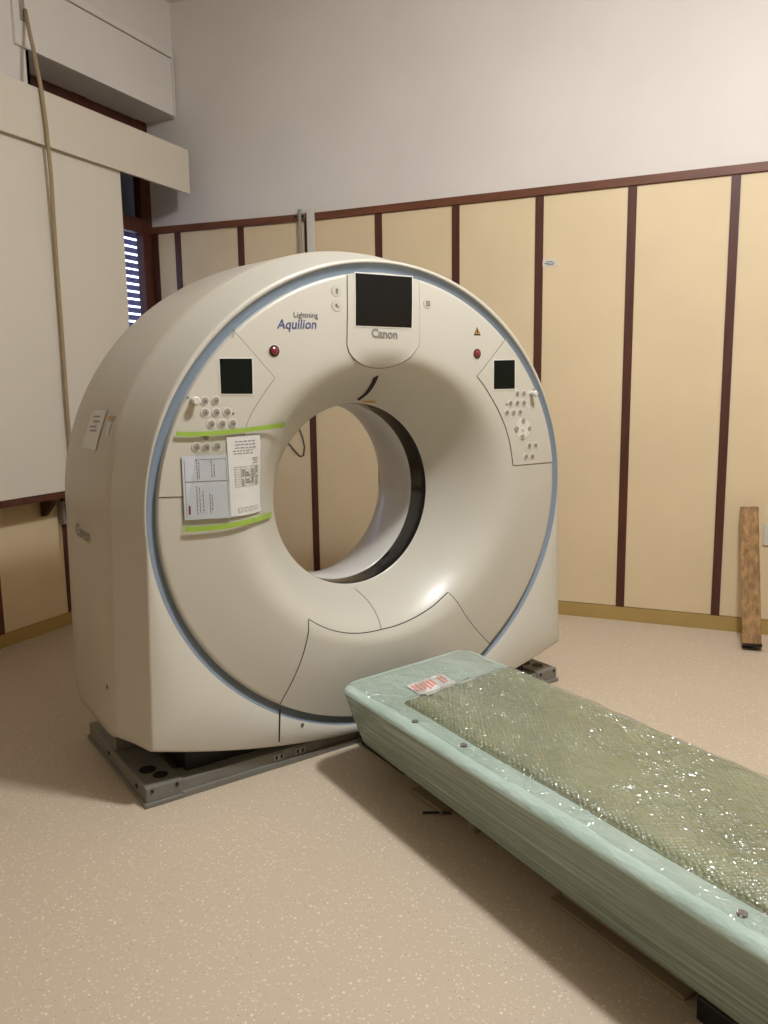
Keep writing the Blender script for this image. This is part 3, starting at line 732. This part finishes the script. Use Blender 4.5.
text('model_lettering', 'Lightning', (293.8, 317.2), (317.8, 317.8), INKD, gantry, 0.0015)
text('model_lettering', 'Aquilion', (276.6, 328.6), (316.6, 328.6), INKB, gantry, 0.0015, shear=0.22, bold=0.012)
# lower service panel and its gaps
sp_top = smoothpoly([(308.5, 619.5), (318, 625), (331, 630.3), (345, 633.2), (358, 633.6), (370, 632.3), (382.5, 629.5), (396, 626), (410.6, 620), (423, 613), (434, 605.5), (442, 598), (448, 592.6)], 5)
sp_top = [np.array(p) for p in sp_top]
tA, tB = th_of((280, 704)), th_of((487, 641))
nS = len(sp_top); rows = []
bottom = [inner_ring_point(tA + (tB - tA) * i / (nS - 1)) for i in range(nS)]
for t in np.linspace(0, 1, 26):
    row = []
    for i in range(nS):
        p = sp_top[i] + (bottom[i] - sp_top[i]) * t
        bow = 0.020 * math.sin(math.pi * t) * (1 - 2.0 * i / (nS - 1))      # sides bow inwards as in the photo
        row.append((p[0] + bow, p[1]))
    rows.append(row)
spn = patch('service_panel', rows, COVER, gantry, 0.0025)
edge = [r_[0] for r_ in rows[::-1]] + [tuple(p) for p in sp_top] + [r_[-1] for r_ in rows]
seam('panel_gap', edge, 0.0065, spn, 0.0018, DARKCUT)
seam('panel_gap', [tuple(p) for p in smoothpoly([(354.4, 588.5), (365, 597.5), (373.5, 609), (379, 621), (381, 629)], 6)], 0.004, spn, 0.0015, INKG)
gu, gz = on_n(279.2, 741, 0.029); gu2, gz2 = on_n(280, 709, 0.029)
MB().add([L3(gu - 0.003, 0.0288, gz - 0.004), L3(gu + 0.003, 0.0288, gz - 0.004), L3(gu2 + 0.003, 0.0288, gz2), L3(gu2 - 0.003, 0.0288, gz2)], [(0, 1, 2, 3)]).build('panel_gap', DARKCUT, spn)
u, zz = on_n(302.5, 725, 0.029)
MB().tube([L3(u, 0.027, zz), L3(u, 0.030, zz)], 0.007, 12).build('screw', ICON, gantry)
# dark slot above the bore with its small yellow tag
sl = smoothpoly([(375.6, 376.5), (374, 381), (370.5, 387.5), (365.5, 394), (357.5, 400)], 6)
seam('laser_slot', [tuple(p) for p in sl], 0.020, gantry, 0.002, DARKCUT)
patch('yellow_tag', quad_rows([(362, 400.8), (374, 401.0), (375.5, 403.0), (364.5, 402.8)], 3, 3), WARN, gantry, 0.003, 0.002)
# marks on the left side cover
def on_side(px, py, ur):
    d = ray(px, py); dl = np.array([d @ UU, d @ NN, d[2]]); t = (ur - EYEL[0]) / dl[0]; return EYEL + t * dl
def radial(P):
    a_ = np.arctan2(P[:, 1] - ZC, P[:, 0]) % (2 * math.pi); r = np.hypot(P[:, 0], P[:, 1] - ZC); o_ = np.argsort(a_)
    return np.interp(TH, a_[o_], r[o_], period=2 * math.pi)
NR = [(n_, radial(P_)) for n_, P_ in ((-0.175, crease0), (-0.19, crease0 * 0.5 + crease1 * 0.5), (-0.212, crease1), (-0.42, mid), (-0.60, rear0), (-0.69, rearA), (-0.755, rear1))]
def house_r(th, n):
    th = th % (2 * math.pi)
    for (n0, r0), (n1, r1) in zip(NR[:-1], NR[1:]):
        if n <= n0 and n >= n1:
            t = (n - n0) / (n1 - n0); r = r0 * (1 - t) + r1 * t; return np.interp(th, np.append(TH, 2 * math.pi), np.append(r, r[0]))
    return np.interp(th, TH, NR[0][1])
def on_house(px, py):
    d = ray(px, py); dl = np.array([d @ UU, d @ NN, d[2]]); ts = np.linspace((-0.0 - EYEL[1]) / dl[1], (-0.78 - EYEL[1]) / dl[1], 800)
    for t in ts:
        p = EYEL + t * dl
        if p[1] > -0.175: continue
        if math.hypot(p[0], p[2] - ZC) <= house_r(math.atan2(p[2] - ZC, p[0]), p[1]): return p
    return p
def side_patch(name, c, m, parent, e, nn_=5):
    Q = [on_house(*p) for p in c]; K = nn_; v = []; f = []
    for i in np.linspace(0, 1, K):
        a = Q[0] + (Q[3] - Q[0]) * i; b2 = Q[1] + (Q[2] - Q[1]) * i
        for t in np.linspace(0, 1, K):
            p = a + (b2 - a) * t; th = math.atan2(p[2] - ZC, p[0]); r = house_r(th, p[1]) + e
            v.append(L3(r * math.cos(th), p[1], ZC + r * math.sin(th)))
    for i in range(K - 1):
        for k in range(K - 1): f.append((i * K + k, i * K + k + 1, (i + 1) * K + k + 1, (i + 1) * K + k))
    return new_obj(name, v, f, m, parent)
lab = side_patch('side_label', [(94, 410.5), (108.5, 410), (96.5, 450.5), (83, 447.5)], PAPER, gantry, 0.003)
for (y0_, dx) in ((416, 0), (421, 1.2), (426, -0.8), (430, 0.5)):
    s_ = (y0_ - 410) / 40 * 11.5
    side_patch('label_print', [(96.5 - s_ + dx, y0_), (103 - s_ + dx, y0_), (102.6 - s_ + dx, y0_ + 1.6), (96 - s_ + dx, y0_ + 1.6)], INKG, lab, 0.004, 3)
tb = side_patch('tan_tape', [(109, 416.2), (115.5, 416), (114, 420.5), (107.5, 420.5)], TAN, gantry, 0.002)
side_patch('small_label', [(108.5, 423), (112.3, 422), (108.5, 435), (106.3, 434.5)], PAPER, gantry, 0.002)
for px in ((107.5, 687), (263.5, 269.7), (267.5, 268.3)):
    pass
p = on_house(107.5, 687); MB().tube([L3(p[0] + 0.004, p[1], p[2]), L3(p[0] - 0.003, p[1], p[2])], 0.008, 10).build('screw', ICON, gantry)
# maker lettering on the left side: runs front to back along the cover
def side_map(p):
    n, zz = p; r = -1.0
    for k in range(40):
        pass
    # find u on the housing for this n, z
    lo, hi = -1.2, -0.5
    for _ in range(40):
        um = (lo + hi) / 2
        if math.hypot(um, zz - ZC) > house_r(math.atan2(zz - ZC, um), n): lo = um
        else: hi = um
    return L3(hi - 0.003, n, zz)
pa, pb = on_house(76.5, 534), on_house(90.5, 543)
text('maker_lettering', 'Canon', (pa[1], pa[2]), (pb[1], pb[2]), INKG, gantry, mapper=lambda p: side_map(p), bold=0.015)

# --- papers taped to the cover: things of their own
def gthing(name, label, cat, group=None):
    r = empty(name, G0, GA); tag(r, label, cat, group); return r
def print_bars(rows, bars, m, name, parent, e):
    """text bars given in the unit square of the sheet"""
    P = np.array(rows); R_, K = P.shape[:2]
    a, b2, c2, d2 = P[0, 0], P[0, -1], P[-1, -1], P[-1, 0]
    mb = MB()
    q = lambda x, y: (a * (1 - x) + b2 * x) * (1 - y) + (d2 * (1 - x) + c2 * x) * y
    for (x0, x1, y0, y1) in bars:
        n = max(1, int(math.ceil(max(x1 - x0, y1 - y0) / 0.12))); hz = (x1 - x0) > (y1 - y0); v = []
        for i in range(n + 1):
            t = i / n
            v += [conf(*q(x0 + (x1 - x0) * t, yy), e) for yy in (y0, y1)] if hz else [conf(*q(xx, y0 + (y1 - y0) * t), e) for xx in (x0, x1)]
        mb.add(v, [(2 * i, 2 * i + 1, 2 * i + 3, 2 * i + 2) for i in range(n)])
    return mb.build(name, m, parent)
d1 = gthing('document_sleeve', 'bluish form in a clear sleeve taped to the scanner front', 'document')
r1 = quad_rows([(180.6, 456), (225.7, 454.3), (230, 517.4), (183.8, 519.8)], 9, 9)
sh1 = patch('sheet', r1, PAPERB, d1, 0.009, 0.001)
bars = [(0.04, 0.97, 0.40, 0.41), (0.26, 0.97, 0.06, 0.066), (0.04, 0.05, 0.05, 0.96), (0.96, 0.968, 0.05, 0.96)]
for x, ys in ((0.30, (0.06, 0.38)), (0.345, (0.10, 0.36)), (0.62, (0.08, 0.36)), (0.68, (0.14, 0.36)), (0.27, (0.48, 0.92)), (0.33, (0.5, 0.9)), (0.40, (0.55, 0.9)), (0.55, (0.6, 0.9)), (0.60, (0.62, 0.88))):
    y = ys[0]
    while y < ys[1]:
        l = random.uniform(0.02, 0.06); bars.append((x, x + 0.018, y, min(y + l, ys[1]))); y += l + 0.015
print_bars(r1, bars, INKG, 'print', sh1, 0.0098)['kind'] = 'stuff'
print_bars(r1, [(0.09, 0.13, 0.78, 0.92)], RED, 'red_print', sh1, 0.0099)
patch('sleeve', quad_rows([(197, 437), (225.5, 436.5), (230.5, 521), (183, 526)], 9, 7), SLEEVE, d1, 0.012, 0.001)
d2 = gthing('delivery_note', 'white printed delivery note taped beside the bluish form', 'document')
r2 = quad_rows([(225.5, 437), (259, 434.6), (259.6, 510.6), (230.3, 516.6)], 9, 7)
sh2 = patch('sheet', r2, PAPER, d2, 0.0075, 0.001)
bars = []
for y in (0.06, 0.10, 0.14, 0.175, 0.21):
    x = random.uniform(0.15, 0.25)
    while x < 0.75: l = random.uniform(0.05, 0.13); bars.append((x, x + l, y, y + 0.010)); x += l + 0.03
for k in range(9): bars.append((0.16, 0.92, 0.38 + k * 0.031, 0.384 + k * 0.031))
for x in (0.16, 0.34, 0.46, 0.66, 0.80, 0.915): bars.append((x, x + 0.008, 0.38, 0.632))
for k in range(8):
    for (xa, xb) in ((0.37, 0.45), (0.48, 0.64), (0.68, 0.79), (0.82, 0.90)):
        if random.random() < 0.7: bars.append((xa, xa + (xb - xa) * random.uniform(0.6, 1), 0.391 + k * 0.031, 0.404 + k * 0.031))
for k in range(4):
    xa = 0.20 + k * 0.18; bars += [(xa, xa + 0.12, 0.90, 0.905), (xa, xa + 0.12, 0.95, 0.955), (xa, xa + 0.012, 0.90, 0.955), (xa + 0.11, xa + 0.12, 0.90, 0.955)]
bars += [(0.70, 0.90, 0.28, 0.29), (0.74, 0.88, 0.31, 0.318), (0.70, 0.90, 0.34, 0.346)]
print_bars(r2, bars, INKG, 'print', sh2, 0.0085)['kind'] = 'stuff'
for nm, pxs, lbl in (('upper', [(174.5, 431.2), (184, 431.9), (210, 430.9), (240, 428.0), (265, 424.9), (283, 422.2)], 'upper strip of bright green tape across both papers'),
                     ('lower', [(183, 526.2), (200, 525.6), (220, 523.7), (240, 520.2), (256, 515.8), (269.8, 511)], 'lower strip of bright green tape under both papers')):
    top = smoothpoly(pxs, 6); bot = smoothpoly([(x + 0.1, y + (4.6 if nm == 'upper' else 5.2)) for x, y in pxs], 6)
    gt = gthing('green_tape', lbl, 'tape', 'green tape strips on the scanner')
    patch('strip', [[tuple(a) for a in top], [tuple((a + b2) / 2) for a, b2 in zip(top, bot)], [tuple(b2) for b2 in bot]], TAPE, gt, 0.0145, 0.001)

# ------------------------------------------------------------------ wrapped patient table
CA = math.atan2(0.827, 0.562)
V_ = np.array([math.cos(CA), math.sin(CA), 0]); W_ = np.array([math.sin(CA), -math.cos(CA), 0])
table = empty('patient_table', G0, CA)
tag(table, 'long low patient table wrapped in green film in front of the gantry', 'patient table')
def T3(v, w, zz): return (v, -(w - 0.14 * v * max(0.0, 1 - w / 2.4)), zz)
W0, W1, HV = 0.145, 2.55, 0.325
def rrect(inset, rc=0.07, nl=170, nsd=26):
    """rounded rectangle outline in (v,w), anticlockwise seen from above"""
    x0, x1, y0, y1 = -HV + inset, HV - inset, W0 + inset * 0.8, W1 - inset * 0.8
    r = max(rc - inset * 0.3, 0.02); pts = []
    def arc(cx_, cy_, a0):
        return [(cx_ + r * math.cos(a0 + t), cy_ + r * math.sin(a0 + t)) for t in np.linspace(0, math.pi / 2, 9)]
    a = arc(x1 - r, y0 + r, -math.pi / 2); b2 = arc(x1 - r, y1 - r, 0); c2 = arc(x0 + r, y1 - r, math.pi / 2); d2 = arc(x0 + r, y0 + r, math.pi)
    def seg(p, q, n): return [(p[0] + (q[0] - p[0]) * t, p[1] + (q[1] - p[1]) * t) for t in np.linspace(0, 1, n + 1)[1:-1]]
    pts += a + seg(a[-1], b2[0], nl) + b2 + seg(b2[-1], c2[0], nsd) + c2 + seg(c2[-1], d2[0], nl) + d2 + seg(d2[-1], a[0], nsd)
    return pts
levels = [(0.0, 0.068)] + [(t, 0.066 - 0.066 * (t / 0.92) ** 0.9) for t in np.linspace(0.03, 0.80, 26)] + [(0.86, 0.0035), (0.90, 0.001), (0.935, 0.003), (0.965, 0.010), (0.985, 0.019), (0.997, 0.031), (1.0, 0.05)]
def zlow(w): return 0.125 - 0.030 * max(0.0, (w - 0.2) / 1.5)
ZT = 0.343
v = []; f = []; nP = len(rrect(0.0)); prevn = None
ph = rng.uniform(0, 6.28, (len(levels), 5)); am = rng.uniform(-1, 1, (len(levels), 5))
for li, (t, ins) in enumerate(levels):
    base_p = rrect(ins); nx = rrect(ins + 0.01)
    for k, (a, b2) in enumerate(base_p):
        zz = zlow(b2) + (ZT - zlow(b2)) * t
        wv = 0.0
        if t < 0.86:
            wv = sum(am[li][j] * math.sin(b2 * (1.5 + 2.2 * j) + ph[li][j]) for j in range(5)) * 0.0011 + 0.0016 * math.sin(li * 2.4)
        dx, dy = nx[k][0] - a, nx[k][1] - b2; dl_ = math.hypot(dx, dy) + 1e-9
        zz2 = zz + (0.0012 * math.sin(b2 * 9 + a * 14) if t > 0.99 else 0.0)
        v.append(T3(a - dx / dl_ * wv, b2 - dy / dl_ * wv, zz2))
nL = len(levels)
split = next(i for i, l in enumerate(levels) if l[0] > 0.89)
def tbl_faces(i0, i1): return [(i * nP + (k + 1) % nP, i * nP + k, (i + 1) * nP + k, (i + 1) * nP + (k + 1) % nP) for i in range(i0, i1) for k in range(nP)]
new_obj('wrapped_side', v, tbl_faces(0, split) + [tuple(range(nP))], SIDEF, table, True)
vt = v[split * nP:]
ft = [tuple(x - split * nP for x in q) for q in tbl_faces(split, nL - 1)] + [tuple(range((nL - 1 - split) * nP, (nL - split) * nP))[::-1]]
tt = new_obj('wrapped_top', vt, ft, TEAL, table, True)
# mattress pad
MV0, MV1, MW0, MW1, MZ = -0.230, 0.288, 0.45, 2.48, 0.360
def mat_h(a, w):
    """height of the mattress top, rounded at its border, 0 outside"""
    d = min(a - MV0, MV1 - a, (w - MW0) * 0.8 + 0.0, MW1 - w)
    if d <= 0: return 0.0
    return min(1.0, d / 0.022) ** 0.5 if d < 0.022 else 1.0
nv_, nw_ = 44, 160; vv = []; ff = []
for i in range(nw_):
    w = MW0 + (MW1 - MW0) * i / (nw_ - 1)
    for k in range(nv_):
        a = MV0 + (MV1 - MV0) * (0.5 - 0.5 * math.cos(math.pi * k / (nv_ - 1)))
        hgt = mat_h(a, w); lump = 0.0020 * math.sin(w * 21 + 4 * math.sin(a * 9)) + 0.0016 * math.sin(a * 37 + w * 8)
        vv.append(T3(a, w, ZT - 0.004 + hgt * (MZ - ZT + 0.004 + lump)))
for i in range(nw_ - 1):
    for k in range(nv_ - 1): ff.append((i * nv_ + k + 1, i * nv_ + k, (i + 1) * nv_ + k, (i + 1) * nv_ + k + 1))
new_obj('mattress', vv, ff, MATTR, table, True)
# paper with red print under the film
def on_table(px, py, zz):
    d = ray(px, py); t = (zz - H) / d[2]; P = EYE + t * d - G0; return P @ V_, P @ W_
q4 = [on_table(x, y, 0.348) for x, y in ((404, 684), (442.5, 673.5), (463, 686), (425, 698.5))]
PAPERRED = red_print_material()
K = 6; vv = []; ff = []
for i in range(K):
    for k in range(K):
        s_, t_ = i / (K - 1), k / (K - 1)
        a = (1 - s_) * ((1 - t_) * q4[0][0] + t_ * q4[1][0]) + s_ * ((1 - t_) * q4[3][0] + t_ * q4[2][0])
        w = (1 - s_) * ((1 - t_) * q4[0][1] + t_ * q4[1][1]) + s_ * ((1 - t_) * q4[3][1] + t_ * q4[2][1])
        vv.append(T3(a, w, max(0.347, (ZT + mat_h(a, w) * (MZ - ZT)) + 0.004)))
for i in range(K - 1):
    for k in range(K - 1): ff.append((i * K + k + 1, i * K + k, (i + 1) * K + k, (i + 1) * K + k + 1))
pr = new_obj('printed_sheet', vv, ff, PAPER, table)
pm = MB()
cen = lambda s_, t_: ((1 - s_) * ((1 - t_) * q4[0][0] + t_ * q4[1][0]) + s_ * ((1 - t_) * q4[3][0] + t_ * q4[2][0]), (1 - s_) * ((1 - t_) * q4[0][1] + t_ * q4[1][1]) + s_ * ((1 - t_) * q4[3][1] + t_ * q4[2][1]))
for k in range(9):
    t0_ = 0.05 + k * 0.1; s0_ = 0.08 + 0.06 * random.random(); s1_ = 0.48 + 0.1 * random.random()
    if k == 6: continue
    pts_ = [cen(s0_, t0_), cen(s0_, t0_ + 0.055), cen(s1_, t0_ + 0.045), cen(s1_, t0_ - 0.01)]
    pm.add([T3(a, w, max(0.347, (ZT + mat_h(a, w) * (MZ - ZT)) + 0.004) + 0.0012) for a, w in pts_], [(0, 1, 2, 3)])
pm.build('red_print', mat('faded_red_ink', (214, 128, 112), 0.6), pr)
# stretch film lying over the top, wrinkled
nv_, nw_ = 72, 300; vv = []; ff = []
fa, fb = -HV + 0.02, HV - 0.02
wr = [(rng.uniform(8, 60), rng.uniform(8, 70), rng.uniform(0, 6.28), rng.uniform(0.2, 1)) for _ in range(16)]
for i in range(nw_):
    w = W0 + 0.02 + (W1 - W0 - 0.04) * i / (nw_ - 1)
    for k in range(nv_):
        a = fa + (fb - fa) * k / (nv_ - 1)
        e_ = min(a - fa, fb - a, w - W0 - 0.02, W1 - 0.02 - w); edge_ = min(1.0, max(0.0, e_ / 0.03))
        hm = 0.0
        for (oa, ow) in ((0, 0), (0.012, 0), (-0.012, 0), (0, 0.02), (0, -0.02)): hm += mat_h(a + oa, w + ow) / 5
        z0_ = ZT - 0.008 + 0.011 * edge_ + max(hm, 0.85 * mat_h(a, w)) * (MZ - ZT + 0.002)
        zw = sum(q[3] * math.sin(a * q[0] + w * q[1] + q[2]) for q in wr) * 0.00055
        zw += 0.0022 * max(0.0, math.sin(a * 24 - w * 17 + 2 * math.sin(w * 5))) ** 6
        vv.append(T3(a, w, z0_ + (zw + 0.0016) * edge_))
for i in range(nw_ - 1):
    for k in range(nv_ - 1): ff.append((i * nv_ + k + 1, i * nv_ + k, (i + 1) * nv_ + k, (i + 1) * nv_ + k + 1))
new_obj('stretch_film', vv, ff, FILM, table, True)
# dark marker spots on the teal border
for px in ((410, 719), (459, 743), (738, 912)):
    a, w = on_table(*px, 0.343); MB().tube([T3(a, w, 0.3415), T3(a, w, 0.3475)], 0.011, 10).build('cover_plug', ICON, table)
# low undercarriage
MB().box(-0.135, 0.20, -2.35, -0.06, 0.004, 0.128, bev=0.006).build('pedestal', PLATE, table)
MB().box(-0.137, 0.205, -0.34, -0.03, 0.0, 0.012, bev=0.003).build('floor_plate', BLACKP, table)
MB().box(-0.19, 0.16, -0.64, -0.46, 0.0, 0.018, bev=0.004).build('foot_plate', PLATE, table)
MB().box(-0.205, -0.16, -1.61, -1.17, 0.0, 0.012, bev=0.003).build('side_rail', PLATE, table)
MB().box(-0.17, -0.16, -1.60, -1.18, 0.010, 0.030, bev=0.002).build('side_rail_lip', PLATE, table)
MB().box(-0.225, -0.15, -1.76, -1.655, 0.0, 0.06, bev=0.006).build('caster_block', BLACKP, table)
MB().tube([T3(-0.16, 0.64, 0.006), T3(-0.19, 0.61, 0.006), T3(-0.235, 0.575, 0.005)], 0.004, 6).build('foot_lever', BLACKP, table)
MB().tube([T3(-0.16, 0.76, 0.0), T3(-0.16, 0.76, 0.05)], 0.016, 12).build('levelling_foot', GREYP, table)
